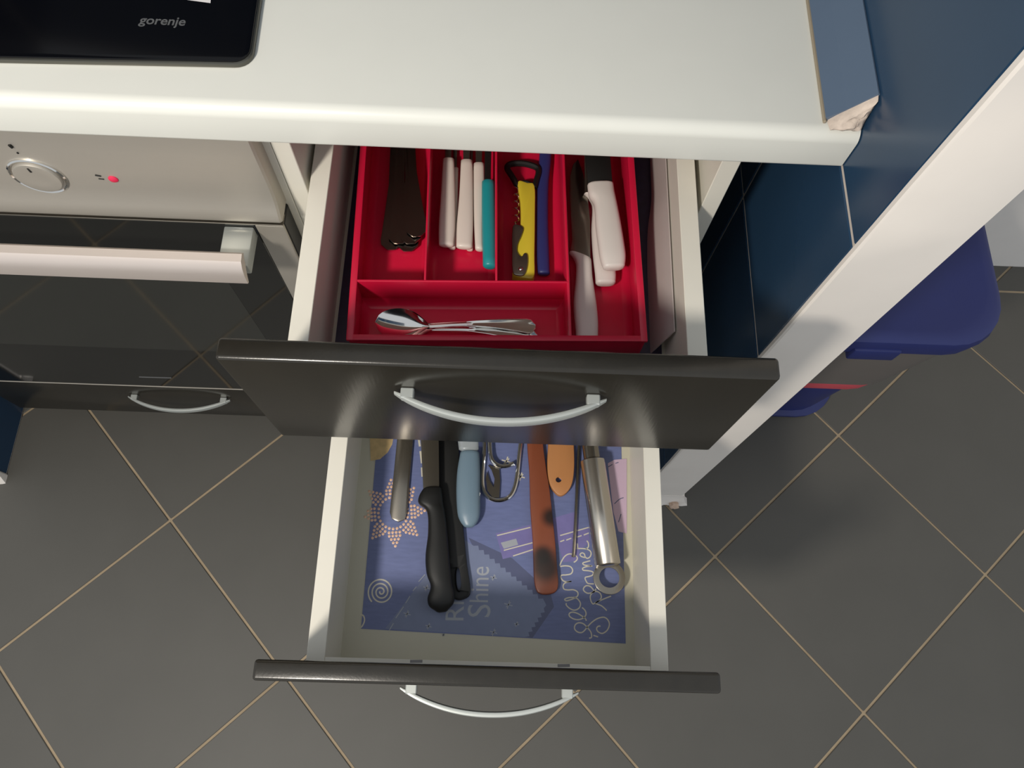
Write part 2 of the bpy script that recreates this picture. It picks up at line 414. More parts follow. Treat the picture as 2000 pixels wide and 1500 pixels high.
# ================================================================== drawer cabinet
YC, YF = 0.0380, 0.0200                       # carcass front, closed front face
W0, W1 = 0.0, 0.397
cab = thing('drawer_cabinet', (0.1985, 0.30, 0), 'white kitchen base cabinet with two dark wood drawers pulled open', 'cabinet')
build('side_panel', bx((-0.0015, YC, 0.10), (0.0150, 0.58, ZW0 - 0.0005), 0.0006, 1), M_white, cab)
build('side_panel', bx((0.3820, YC, 0.10), (0.3985, 0.58, ZW0 - 0.0005), 0.0006, 1), M_white, cab)
build('back_panel', bx((0.0155, 0.572, 0.10), (0.3815, 0.578, ZW0 - 0.001)), M_white, cab)
build('bottom_panel', bx((0.0155, YC, 0.10), (0.3815, 0.571, 0.116)), M_white, cab)
build('plinth', bx((-0.0015, 0.075, 0.0005), (0.3985, 0.091, 0.0995)), M_wenge, cab)
dr = build('door', bx((W0, YF, 0.1045), (W1, YF + 0.017, 0.4660), 0.0022, 2), M_wenge, cab)
bow_handle(0.1985, YF, 0.425, dr)
def drawer(y_face, z_top, xo0, xi0, xi1, xo1, lab):
    zt = z_top - 0.1017; zb = zt - 0.0847; yb = y_face + 0.0170; yi = yb + 0.0044; ye = yb + 0.45
    bm = bmesh.new()
    box(bm, (xo0, yb + 0.0002, zb - 0.012), (xi0, ye, zt), 0.0005, 1); box(bm, (xi1, yb + 0.0002, zb - 0.012), (xo1, ye, zt), 0.0005, 1)
    box(bm, (xi0, yb + 0.0002, zb - 0.012), (xi1, yi, zt - 0.0006), 0.0004, 1); box(bm, (xi0, ye - 0.014, zb - 0.012), (xi1, ye, zt - 0.003), 0.0005, 1)
    d = build('drawer', bm, M_white, cab); tag(d, lab)
    build('drawer_bottom', bx((xi0 - 0.0004, yi - 0.0004, zb - 0.004), (xi1 + 0.0004, ye - 0.0136, zb)), M_floorboard, d)
    bm = bx((W0, y_face, z_top - 0.1875), (W1, yb, z_top), 0.0030, 3)
    f = build('front_panel', bm, M_wenge, d)
    bow_handle(0.2000, y_face, z_top - 0.0475, d)
    for s in (0.128, 0.272):                   # dark screw marks behind the front, in the board edge
        bm = bmesh.new(); ribbon(bm, [(s - 0.006, yb + 0.0026), (s + 0.006, yb + 0.0030)], 0.0028, zt - 0.0004); build('screw_mark', bm, M_smudge, d, smooth=0)
    return d, zb, yi, ye
Y1, Y2, Z1, Z2 = -0.1768, -0.3872, 0.8619, 0.6645
d1, ZB1, yi1, ye1 = drawer(Y1, Z1, 0.0190, 0.0363, 0.3587, 0.3758, 'upper drawer with a tall dark wood front')
d2, ZB2, yi2, ye2 = drawer(Y2, Z2, 0.0213, 0.0391, 0.3574, 0.3748, 'lower drawer with a tall dark wood front')

# ================================================================== oven and its cabinet
OX0, OX1 = -0.6065, -0.0085
ocab = thing('oven_cabinet', (-0.3075, 0.30, 0), 'white oven housing with a black drawer front under the oven', 'cabinet')
build('side_panel', bx((-0.0185, YC, 0.10), (-0.0020, 0.58, ZW0 - 0.0005), 0.0006, 1), M_white, ocab)
build('side_panel', bx((-0.6130, YC, 0.10), (-0.5965, 0.58, ZW0 - 0.0005), 0.0006, 1), M_white, ocab)
build('bottom_panel', bx((-0.5960, YC + 0.02, 0.10), (-0.0190, 0.571, 0.116)), M_white, ocab)
build('shelf', bx((-0.5960, YC + 0.004, 0.238), (-0.0190, 0.571, 0.254)), M_white, ocab)
build('plinth', bx((-0.6630, 0.075, 0.0005), (-0.0020, 0.091, 0.0995)), M_wenge, ocab)
odr = build('drawer', bx((-0.6060, YF, 0.1055), (-0.0090, YF + 0.017, 0.2520), 0.0022, 2), M_wenge, ocab)
bow_handle(-0.3050, YF, 0.195, odr)

oven = thing('oven', (-0.3075, 0.25, 0.2555), 'stainless steel built-in oven with a black glass door', 'oven')
build('oven_body', bx((-0.5950, 0.0395, 0.2560), (-0.0200, 0.55, 0.8520), 0.001, 1), M_blackp, oven)
# control panel: sheet with a softly hollowed lower part
bm = bmesh.new(); rs = []
prof = [(0.0200, 0.8560), (0.0195, 0.8200), (0.0192, 0.7900), (0.0185, 0.7700), (0.0165, 0.7560), (0.0130, 0.7440), (0.0115, 0.7370), (0.0125, 0.7345), (0.0150, 0.7340)]
fr = spline([Vector((0, y, z)) for y, z in prof], 4)
sec = [(p.y, p.z) for p in fr] + [(0.0385, 0.7340), (0.0385, 0.8560)]
rings(bm, [[Vector((x, y + dy, z)) for y, z in sec] for x, dy in ((OX0, 0.0018), (OX0 + 0.002, 0), (OX1 - 0.002, 0), (OX1, 0.0018))])
cp = build('control_panel', bm, M_steel, oven, smooth=40)
kc = (-0.2088, 0, 0.7845)
build('knob_ring', lathe_y(bmesh.new(), [(0.0238, 0.0205), (0.0238, 0.0178), (0.0225, 0.0170), (0.0212, 0.0178), (0.0212, 0.0205)], kc), M_chrome, oven)
kn = build('knob', lathe_y(bmesh.new(), [(0.0196, 0.0215), (0.0196, 0.0172), (0.0188, 0.0158), (0.0170, 0.0155), (0.0100, 0.0160), (0.0008, 0.0162)], kc), M_steel, oven)
build('pointer_mark', bx((kc[0] - 0.0007, 0.0152, kc[2] + 0.010), (kc[0] + 0.0007, 0.0165, kc[2] + 0.0155)), M_blackp, kn)
build('indicator_light', lathe_y(bmesh.new(), [(0.0042, 0.0205), (0.0042, 0.0184), (0.0030, 0.0174), (0.0005, 0.0170)], (-0.1441, 0, 0.7845), 20), M_red, oven)
def mark(px, h=0.0009):
    a, b = [at(u, v, 0.0189, 1) for u, v in px]; bm = bmesh.new(); tube(bm, [a, b], h, 6); build('printed_mark', bm, M_blackp, oven)
mark([(186, 342), (197, 344)]); mark([(193, 349), (203, 350)], 0.0007); mark([(18, 283), (24, 288)], 0.0014); mark([(33, 298), (36, 300)], 0.0007)
# door
YD = 0.0135
od = build('door', bx((OX0, YD + 0.0015, 0.2580), (OX1, 0.0385, 0.7285), 0.0015, 1), M_blackp, oven)
build('door_glass', bx((OX0 + 0.0285, YD, 0.2590), (OX1 - 0.0285, YD + 0.004, 0.7270), 0.0008, 1), M_glassblk, od)
for x0, x1 in ((OX0 + 0.001, OX0 + 0.028), (OX1 - 0.028, OX1 - 0.001)):
    build('steel_edge', bx((x0, YD - 0.0005, 0.2590), (x1, YD + 0.006, 0.7275), 0.0006, 1), M_steel, od)
a, b = at(0, 487, -0.036, 1), at(460, 500, -0.036, 1); hx1 = -0.0330; zt_ = 0.752
bm = bmesh.new(); sec = [(-0.0225, 0.7375), (-0.0255, 0.7405), (-0.0330, 0.7395), (-0.0370, 0.7340), (-0.0400, 0.7250), (-0.0412, 0.7130), (-0.0390, 0.7115), (-0.0345, 0.7200), (-0.0280, 0.7300)]
rings(bm, [[Vector((x, y, z)) for y, z in sec] for x in (OX0 + 0.026, OX1 - 0.0305)])
build('door_handle', bm, M_alu, oven, smooth=25)
for x in (OX0 + 0.034, OX1 - 0.052):
    build('handle_bracket', bx((x - 0.006, -0.0285, 0.7080), (x + 0.022, YD, 0.7235), 0.0015, 2), M_satin, oven)
build('top_trim', bx((OX0 + 0.001, YD - 0.0006, 0.7272), (OX1 - 0.001, YD + 0.012, 0.7290), 0.0003, 1), M_dull, od)
build('bottom_trim', bx((OX0 + 0.001, YD - 0.0008, 0.2575), (OX1 - 0.001, YD + 0.012, 0.2592), 0.0003, 1), M_steel, od)
wt, wbm = at(452, 545, YD, 1), at(530, 690, YD, 1); wx = min(wt.x, wbm.x) * 0.5 + max(wt.x, wbm.x) * 0.5
build('window', bx((OX0 + OX1 - wx, YD - 0.00015, wbm.z), (wx, YD + 0.002, wt.z)), M_window, od, smooth=0)
a, b = at(272, 736, YD - 0.0002, 1), at(335, 738, YD - 0.0002, 1)
bm = bmesh.new(); tube(bm, [a, b], 0.0009, 6); build('faint_bar', bm, M_print, oven)  # thin grey bar low on the oven door

# ================================================================== waste bin behind the partition
def superrect(cx, cy, hx_, hy_, r, z, n=6):
    return [Vector((x + cx, y + cy, z)) for x, y in rrect(-hx_, -hy_, hx_, hy_, r, n)]
bcx, bcy = 0.713, 0.205
wb = thing('waste_bin', (bcx, bcy, 0.0), 'blue lidded waste bin with a smoky grey body behind the tiled partition', 'bin')
def binsec(z, grow=0.0, r=0.075):
    f = z / 0.45; return superrect(bcx, bcy, 0.116 + 0.040 * f + grow, 0.116 + 0.040 * f + grow, r, z)
bm = rings(bmesh.new(), [binsec(0.0005, -0.004), binsec(0.004, 0.002), binsec(0.012, 0.002), binsec(0.016, -0.008), binsec(0.10, -0.010), binsec(0.185, -0.012), binsec(0.190, -0.014)]); build('base', bm, M_lid, wb)
bm = rings(bmesh.new(), [binsec(0.1885, -0.008), binsec(0.193, -0.002), binsec(0.228, -0.001), binsec(0.232, -0.003)]); build('red_ring', bm, M_pink, wb)
bm = rings(bmesh.new(), [binsec(0.231, 0.001), binsec(0.28, 0.001), binsec(0.36, 0.001), binsec(0.416, 0.001)]); build('body', bm, M_bodyp, wb)
bm = rings(bmesh.new(), [binsec(0.412, 0.004), binsec(0.413, 0.008), binsec(0.436, 0.008), binsec(0.446, 0.005), binsec(0.450, -0.002), binsec(0.449, -0.014), binsec(0.445, -0.030, 0.06), binsec(0.444, -0.09, 0.03)]); build('lid', bm, M_lid, wb)
bm = bx((bcx - 0.04, bcy - 0.166, 0.398), (bcx + 0.025, bcy - 0.150, 0.428), 0.003, 2); build('latch', bm, M_lid, wb)

# ================================================================== liners
def liner_poly(z, pts, m, name, parent=None, th=0.0004):
    bm = prism(bmesh.new(), [at(u, v, z) if len((u, v)) == 2 else 0 for u, v in pts], z - th, z)
    return build(name, bm, m, parent, smooth=0)
bm = bx((0.0395, yi1 + 0.008, ZB1 + 0.0001), (0.3560, ye1 - 0.03, ZB1 + 0.0005))
l1 = build('drawer_liner', bm, M_dliner, smooth=0); tag(l1, 'dark purple printed liner sheet under the red cutlery tray', 'liner')
ZL = ZB2 + 0.0006
pa, pb = at(705, 1228, ZL), at(1222, 1257, ZL)
bm = bmesh.new(); prism(bm, [pa, pb, Vector((pb.x + 0.0005, 0.03, 0)), Vector((pa.x - 0.002, 0.03, 0))], ZB2 + 0.0001, ZL)
l2 = build('drawer_liner', bm, M_denim, smooth=0); tag(l2, 'blue denim printed liner sheet in the lower drawer', 'liner')
def flat(pts, dz, m, name, smooth=0):
    bm = bmesh.new(); bm.faces.new([bm.verts.new((p.x, p.y, ZL + dz)) for p in pxs(pts, ZL)]); bmesh.ops.triangulate(bm, faces=bm.faces[:])
    return build(name, bm, m, l2, smooth=0)
def lines(strokes, wpx, dz, m, name, smoothn=5):
    bm = bmesh.new()
    for s in strokes:
        P = pxs(s, ZL); P = spline(P, smoothn) if len(P) > 2 and smoothn else P
        ribbon(bm, P, wpx / 1700.0, ZL + dz)
    return build(name, bm, m, l2, smooth=0)
def each(strokes, wpx, dz, m, name):
    for s in strokes: lines(s if isinstance(s[0], list) else [s], wpx, dz, m, name)
# pinked patch with its dark drop edge
def zig(a, b, n, amp, sgn=1):
    d = Vector((b[0] - a[0], b[1] - a[1])); L_ = d.length; d.normalize(); nn = Vector((-d.y, d.x)) * sgn; out = []
    for k in range(n):
        out += [(a[0] + d.x * L_ * k / n, a[1] + d.y * L_ * k / n), (a[0] + d.x * L_ * (k + .5) / n + nn.x * amp, a[1] + d.y * L_ * (k + .5) / n + nn.y * amp)]
    return out
edge = zig((925, 1066), (1062, 1178), 13, 6, -1) + [(1067, 1182)] + zig((1062, 1188), (1026, 1244), 6, 6, -1)
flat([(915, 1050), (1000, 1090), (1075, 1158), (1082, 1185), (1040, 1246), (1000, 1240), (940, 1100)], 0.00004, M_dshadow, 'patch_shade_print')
flat([(752, 1228), (800, 1165), (850, 1100), (900, 1050), (925, 1066)] + edge + [(1024, 1244)], 0.00008, M_patch, 'patch_print')
PX = lambda o, s, pts: [(o[0] + x / s, o[1] + y / s) for x, y in pts]
B2 = ((700, 1080), 7.143)
each([PX(*B2, p) for p in [[(430, 1080), (490, 980)], [(520, 910), (630, 750)], [(660, 700), (720, 600)], [(760, 530), (810, 470)], [(840, 400), (930, 300)]]], 1.6, 0.00014, M_stitchdim, 'stitch_print')
def cross(c, r):
    return [[(c[0] - r, c[1] - r * .3), (c[0] + r, c[1] + r * .3)], [(c[0] + r * .3, c[1] - r), (c[0] - r * .3, c[1] + r)], [(c[0] - r * .6, c[1] + r * .6), (c[0] + r * .6, c[1] - r * .6)]]
st = []
for c, r in (((795, 1199), 7), ((837, 1223), 6), ((833, 1148), 6), ((964, 1235), 7), ((964, 1128), 6), ((993, 1181), 8), ((1009, 1219), 5), ((866, 1240), 3)): st.append(cross(c, r))
each(st, 1.5, 0.00014, M_stitchdim, 'thread_star_print')
st = []
for c, r in (((989, 901), 9), ((1017, 931), 8)): st.append(cross(c, r))
each(st, 2.4, 0.00014, M_stitch, 'thread_star_print')
spi = [(744 + (1.5 + 24.0 * t) * math.cos(-t * 3.2 * 2 * math.pi + 3.6), 1156 + (1.5 + 25.5 * t) * math.sin(-t * 3.2 * 2 * math.pi + 3.6)) for t in [k / 90 for k in range(91)]]
each([spi, [(704, 1200), (710, 1203), (712, 1212), (708, 1222), (704, 1226)]], 2.7, 0.00012, M_stitch, 'spiral_print')
# beaded sun
bm = bmesh.new(); sc = (768, 1002); dots = []
for k in range(24): dots.append((sc[0] + 29 * math.cos(R(15 * k)), sc[1] + 31 * math.sin(R(15 * k))))
for k in range(8):
    a = R(45 * k - 4); d = (math.cos(a), math.sin(a)); n_ = (-d[1], d[0])
    for row, cnt in enumerate((4, 4, 3, 2, 1)):
        for q in range(cnt):
            rr = 36 + row * 6.4; off = (q - (cnt - 1) / 2) * 7.0
            dots.append((sc[0] + d[0] * rr + n_[0] * off, sc[1] + (d[1] * rr + n_[1] * off) * 1.05))
for (u, v) in dots:
    if u < 713: continue
    p = at(u, v, ZL); ring_ = []
    for k in range(7): ring_.append(bm.verts.new((p.x + 0.0017 * math.cos(k * 2 * math.pi / 7), p.y + 0.0017 * math.sin(k * 2 * math.pi / 7), ZL + 0.0001)))
    top = bm.verts.new((p.x, p.y, ZL + 0.0006))
    for k in range(7): bm.faces.new((ring_[k], ring_[(k + 1) % 7], top))
tag(build('bead_sun_print', bm, M_bead, l2), 'sun motif of small copper coloured beads', kind='stuff')
# script lettering running up the sheet
B1 = ((1080, 1030), 6.52)
script = [
 [(85, 490), (110, 430), (150, 370), (200, 340), (260, 345), (300, 370), (310, 400), (290, 430), (265, 445)],
 [(90, 500), (150, 490), (220, 500), (250, 545), (230, 590), (170, 605), (110, 610), (100, 640), (130, 680), (170, 692), (235, 688)],
 [(235, 688), (160, 705), (130, 740), (140, 785), (190, 797), (260, 795), (310, 820), (318, 860), (290, 890), (200, 895), (150, 915), (170, 935), (230, 920), (290, 900), (330, 930), (350, 975), (330, 1030), (270, 1055), (210, 1030), (170, 990), (170, 965)],
 [(370, 1020), (410, 1060), (420, 1110), (390, 1150), (330, 1175), (260, 1165), (210, 1130), (210, 1095), (250, 1080), (310, 1095), (370, 1130), (410, 1160), (425, 1190)],
 [(460, 1410), (490, 1400), (485, 1340), (450, 1290), (390, 1230), (330, 1215), (285, 1240), (275, 1290), (310, 1330), (360, 1340), (400, 1315), (440, 1265), (500, 1205), (570, 1160), (650, 1145), (700, 1180), (718, 1240), (690, 1310), (630, 1350), (575, 1330), (555, 1290), (575, 1260), (605, 1258)],
 [(515, 1375), (575, 1395)],
 [(740, 875), (640, 915), (540, 960), (510, 975), (485, 940), (475, 880), (500, 835), (550, 815), (600, 840), (615, 890), (590, 930), (540, 965)],
 [(540, 970), (610, 995), (650, 1025), (685, 1060)],
 [(550, 780), (520, 820), (450, 840), (400, 815), (388, 780), (420, 745), (470, 750), (510, 790), (525, 830)],
 [(520, 720), (450, 715), (425, 690), (410, 640), (460, 625), (500, 610), (515, 580), (490, 560), (430, 550), (385, 545), (380, 520), (430, 500), (500, 492)],
 [(490, 490), (400, 480), (380, 455), (420, 440), (475, 425)],
 [(410, 385), (360, 370), (345, 345), (370, 325), (400, 340), (410, 375), (440, 395), (475, 370), (485, 325), (460, 290), (400, 272), (300, 268)],
 [(310, 205), (315, 265)], [(430, 170), (450, 200), (450, 250), (420, 275)]]
tag(lines([PX(*B1, s) for s in script], 2.3, 0.00014, M_stitch, 'script_print'), 'cream thread script lettering')
# block lettering on the patch, reading up the sheet
def up_text(s, size, u, v, stretch=1.0, name='lettering_print'):
    p = at(u, v, ZL + 0.0001); d = at(u + 3, v - 100, ZL) - at(u, v, ZL); ang = math.atan2(d.y, d.x)
    bm = text_bm(s, size, Matrix.Translation(p) @ Matrix.Rotation(ang, 4, 'Z') @ Matrix.Diagonal((stretch, 1, 1, 1)))
    return tag(build(name, bm, M_stitchdim, l2, smooth=0), 'grey embroidered lettering')
up_text('S', 0.036, 957, 1208, 0.95); up_text('hine', 0.030, 953, 1179, 0.80); up_text('Ri', 0.029, 905, 1216, 1.0)
# pocket seam, pink patch, sun patch, seam at upper left
flat([(968, 1042), (1040, 1024), (1100, 1006), (1128, 998), (1132, 1040), (1130, 1095), (1100, 1098), (1090, 1060), (1040, 1078), (982, 1092), (975, 1065)], 0.00005, M_violet, 'seam_print')
flat([(1100, 1042), (1150, 1032), (1152, 1060), (1120, 1082), (1098, 1085)], 0.00007, M_violet, 'seam_print')
each([[(971, 1046), (1036, 1030)], [(984, 1075), (1040, 1060)], [(1002, 1086), (1042, 1073)], [(1094, 1046), (1150, 1030)], [(1094, 1058), (1102, 1055)], [(1106, 1055), (1116, 1051)], [(1127, 1049), (1136, 1046)], [(1140, 1045), (1150, 1041)]], 2.2, 0.00012, M_stitch, 'stitch_print')
flat([(978, 1060), (1008, 1052), (1012, 1064), (984, 1072)], 0.0001, M_stitchdim, 'badge_print')
flat([(1187, 905), (1200, 898), (1224, 896), (1224, 1042), (1208, 1038), (1198, 1000)], 0.00006, M_pinkpatch, 'pink_patch_print')
each([[(1188, 912), (1196, 907)], [(1202, 905), (1208, 903)], [(1200, 984), (1210, 975), (1218, 972)], [(1208, 1020), (1213, 1004)]], 1.6, 0.00012, M_dshadow, 'stitch_print')
flat([(722, 845), (770, 845), (766, 868), (757, 884), (742, 897), (724, 900)], 0.00006, M_sun, 'sun_patch_print')
each([[(818, 858), (820, 872)], [(821, 881), (824, 905)], [(824, 913), (825, 931)]], 4.0, 0.0001, M_stitch, 'stitch_print')

# ================================================================== cutlery tray
TRA = R(2.0); TO = Vector((0.0595, -0.0975, 0)); tx = Vector((math.cos(TRA), math.sin(TRA), 0)); ty = Vector((-math.sin(TRA), math.cos(TRA), 0))
ZT0, ZT1 = ZB1 + 0.0007, 0.7220
bm = bmesh.new(); TWd, TDp = 0.2737, 0.372
def tb(x0, y0, x1, y1, z0=ZT0, z1=ZT1, b=0.0009): box(bm, (x0, y0, z0), (x1, y1, z1), b, 2)
tb(0.004, 0.003, TWd - 0.004, TDp - 0.003, ZT0, ZT0 + 0.0025, 0)
tb(0.0015, 0.0, 0.0062, TDp); tb(TWd - 0.0062, 0.0, TWd - 0.0015, TDp); tb(0.004, 0.0, TWd - 0.004, 0.0042); tb(0.004, TDp - 0.0042, TWd - 0.004, TDp)
tb(0, -0.0012, 0.0066, TDp + 0.001, ZT1 - 0.0035, ZT1 + 0.0004); tb(TWd - 0.0066, -0.0012, TWd, TDp + 0.001, ZT1 - 0.0035, ZT1 + 0.0004); tb(0.004, -0.0010, TWd - 0.004, 0.0048, ZT1 - 0.0034, ZT1 + 0.0001)
tb(0.005, 0.0580, 0.2035, 0.0605); tb(0.0680, 0.060, 0.0702, TDp - 0.003); tb(0.1345, 0.060, 0.1367, TDp - 0.003); tb(0.2015, 0.003, 0.2042, TDp - 0.003)
def fillet(p0, p1, nrm, rad=0.010):            # coved bottom edge inside a compartment
    p0, p1, nrm = Vector(p0), Vector(p1), Vector(nrm); n = 5; A = []
    for p in (p0, p1):
        row = [Vector((p.x, p.y, ZT0 + 0.002))]
        for k in range(n + 1):
            a = R(90 * k / n); row.append(Vector((p.x + nrm.x * rad * (1 - math.sin(a)), p.y + nrm.y * rad * (1 - math.sin(a)), ZT0 + 0.002 + rad * (1 - math.cos(a)))))
        A.append(row)
    rings(bm, A)
for x0, x1, y0, y1 in ((0.0062, 0.068, 0.0605, TDp - .004), (0.0702, 0.1345, 0.0605, TDp - .004), (0.1367, 0.2015, 0.0605, TDp - .004), (0.2042, TWd - .0062, 0.0042, TDp - .004), (0.0062, 0.2015, 0.0042, 0.058)):
    fillet((x0, y0, 0), (x0, y1, 0), (1, 0, 0)); fillet((x1, y0, 0), (x1, y1, 0), (-1, 0, 0)); fillet((x0, y0, 0), (x1, y0, 0), (0, 1, 0)); fillet((x0, y1, 0), (x1, y1, 0), (0, -1, 0))
for v in bm.verts: v.co = TO + tx * v.co.x + ty * v.co.y + Vector((0, 0, v.co.z))
tag(build('cutlery_tray', bm, M_tray), 'red plastic cutlery tray with divided compartments in the upper drawer', 'tray')
ZI = ZT0 + 0.0027                                # floor inside the tray

# ---------------------------------------------------------------- flatware
def flatware(name, p_end, p_far, z_end, z_far, length, kind, m, wd=0.0105, neck=0.0028, th=0.0016, arch=0.005, rot=0.0):
    """spoon or fork lying flat: p_end = tip of the handle, direction towards p_far"""
    d = Vector((p_far.x - p_end.x, p_far.y - p_end.y, 0)).normalized(); s = Vector((d.y, -d.x, 0)); hl = length * 0.66
    def P(t, side, z): return Vector((p_end.x, p_end.y, 0)) + d * t + s * side + Vector((0, 0, z_end + (z_far - z_end) * t / length + z))
    root = thing(name, P(length / 2, 0, 0)); bm = bmesh.new(); rs = []
    for k in range(25):
        f = k / 24; t = hl * f
        hw = wd * math.sqrt(max(0.04, 1 - max(0, (0.07 - f) / 0.07) ** 2)) * (1 - 0.72 * min(1, max(0, (f - 0.07) / 0.6)) ** 0.8) if f < 0.999 else neck
        hw = max(hw, neck); zz = arch * math.sin(math.pi * min(1, f * 1.0)) * 1.0
        rs.append([P(t, hw * c, zz + th * q * 0.5 + 0.0006 * (c * c) * (1 if q > 0 else 0) + (0.0005 if q > 0 and abs(c) < .3 else 0)) for c, q in ((-1, -.6), (-.6, -1), (0, -1), (.6, -1), (1, -.6), (1, .6), (.75, 1.1), (.45, .7), (0, .7), (-.45, .7), (-.75, 1.1), (-1, .6))])
    rings(bm, rs); build('handle', bm, m, root, smooth=50)
    bm = bmesh.new(); bl = length - hl
    if kind == 'spoon':
        n, mrow = 18, 12; top, bot = [], []
        for k in range(n + 1):
            f = k / n; hw = bl * 0.31 * (math.sqrt(max(0.0016, 1 - ((f - 0.55) / 0.45) ** 2)) if f > 0.55 else max(neck * 0.9 / (bl * 0.31), math.sin(math.pi / 2 * f / 0.55) ** 1.2))
            rt, rb = [], []
            for q in range(mrow + 1):
                c = -1 + 2 * q / mrow; dep = 0.0075 * math.sin(math.pi * min(1, f * 0.97 + 0.03)) ** 0.8 * (1 - c * c)
                zz = 0.0060 * f + 0.0010 - dep
                rt.append(P(hl - 0.002 + bl * f, hw * c, zz + 0.0006)); rb.append(P(hl - 0.002 + bl * f, hw * c, zz - 0.0006))
            top.append(rt); bot.append(rb)
        rings(bm, [a + b[::-1] for a, b in zip(top, bot)]); build('bowl', bm, m, root, smooth=50)
    else:
        out = [(0, neck), (bl * .18, .0045), (bl * .34, .0115), (bl * .5, .0122)]
        P2 = [P(hl - 0.002 + t, -x, 0) for t, x in out] + [P(hl - 0.002 + t, x, 0) for t, x in out[::-1]]
        prism(bm, P2, z_far, z_far + 0.0016, 0.0003)
        for k in range(4):
            x = -0.0100 + 0.00667 * k
            prism(bm, [P(hl + bl * .48, x - .0019, 0), P(hl + bl * .98, x - .001, 0), P(hl + bl * .98, x + .001, 0), P(hl + bl * .48, x + .0019, 0)], z_far, z_far + 0.0016, 0.0003)
        build('tines', bm, m, root, smooth=40)
    return root
# dark-looking table cutlery in the first compartment
specs = [((764, 486), (770, 300), 0.0030, 'fork'), ((796, 489), (800, 300), 0.0032, 'fork'), ((778, 474), (784, 300), 0.0078, 'spoon'), ((802, 474), (799, 300), 0.0080, 'spoon'), ((814, 460), (804, 300), 0.0125, 'spoon')]
lab1 = ['dark steel cutlery handle lowest in its pile, farthest from the white handles', 'dark steel cutlery handle of the pile that reaches nearest the teaspoons', 'dark steel cutlery handle lying across the two lowest of its pile', 'dark steel cutlery handle second from the top of its pile', 'dark steel cutlery handle on top of its pile, nearest the white handles']
for (e, f, dz, kd), lb in zip(specs, lab1):
    z = ZI + dz
    r_ = flatware('steel_cutlery', at(*e, z + 0.002), at(*f, z + 0.002), z, z, 0.195, kd, M_table, wd=0.0112, neck=0.0042, arch=0.004)
    tag(r_, lb, 'cutlery', 'steel cutlery in the narrow tray compartment')
# teaspoons in the front compartment
for k, (e, f, ze, zf, lb) in enumerate([((1050, 658), (800, 636), ZI + 0.0030, ZI + 0.0075, 'steel teaspoon underneath another in the front tray compartment'), ((1046, 637), (790, 634), ZI + 0.0065, ZI + 0.0125, 'steel teaspoon lying on top of another in the front tray compartment')]):
    pe, pf = at(*e, ze + 0.002), at(*f, zf + 0.002)
    r_ = flatware('teaspoon', pe, pf, ze, zf, 0.154, 'spoon', M_chrome, wd=0.0078, neck=0.0022, arch=0.0065)
    tag(r_, lb, 'teaspoon', 'teaspoons in the front tray compartment')

# white-handled table cutlery, teal knife
def handled(name, lb, cat, st, zc, m_h, shank_px, m_s, group=None, power=2.6, sh_t=0.0016):
    c = at((st[0][0] + st[0][2]) / 2, (st[0][1] + st[0][3]) / 2, zc)
    root = thing(name, (c.x, c.y, zc), lb, cat, group)
    build('handle', loft(bmesh.new(), st, zc, power=power), m_h, root, smooth=60)
    if shank_px:
        build('blade', prism(bmesh.new(), pxs(shank_px, zc), zc - sh_t / 2, zc + sh_t / 2, 0.0003), m_s, root, smooth=40)
    return root
zw = ZI + 0.0075
low = ZI + 0.0036
G = 'white-handled cutlery in the tray'
handled('cutlery_piece', 'white-handled piece of cutlery lying under the white handle farthest from the teal knife', 'cutlery', [(884, 330, 896, 330, .006), (880, 420, 894, 420, .007), (876, 484, 890, 485, .0065)], low, M_whand, [(886, 332), (892, 332), (896, 200), (884, 200)], M_dull, G)
handled('cutlery_piece', 'white-handled piece of cutlery lying under the white handles next to the teal knife', 'cutlery', [(915, 335, 926, 335, .006), (912, 420, 925, 420, .007), (911, 487, 924, 488, .0065)], low, M_whand, [(917, 337), (923, 337), (926, 200), (914, 200)], M_dull, G)
z3 = ZI + 0.0108
handled('cutlery_piece', 'rounded white cutlery handle farthest from the teal knife, in a row of three', 'cutlery', [(865, 312, 887, 312, .0075), (861, 380, 889, 380, .0085), (857, 440, 889, 440, .009), (857, 478, 886, 480, .008)], z3, M_whand, [(869, 318), (881, 318), (886, 180), (868, 180)], M_dull, G)
handled('cutlery_piece', 'rounded white cutlery handle between two other white handles', 'cutlery', [(900, 315, 923, 315, .0075), (897, 380, 924, 380, .0085), (892, 440, 924, 440, .009), (891, 482, 922, 484, .008)], z3, M_whand, [(905, 322), (917, 322), (922, 180), (903, 180)], M_dull, G)
handled('cutlery_piece', 'rounded white cutlery handle touching the teal knife', 'cutlery', [(925, 321, 946, 321, .0075), (925, 380, 947, 380, .0085), (926, 440, 944, 440, .009), (928, 486, 944, 488, .008)], z3, M_whand, [(929, 326), (941, 326), (946, 180), (928, 180)], M_dull, G)
zt = ZI + 0.0185
handled('kitchen_knife', 'small kitchen knife with a round teal handle', 'knife', [(941, 356, 966, 356, .0105), (941, 420, 968, 420, .0115), (943, 519, 970, 520, .012)], zt, M_teal, [(946, 362), (958, 362), (960, 290), (962, 180), (950, 180), (947, 290)], M_blackp, None, power=2.0)

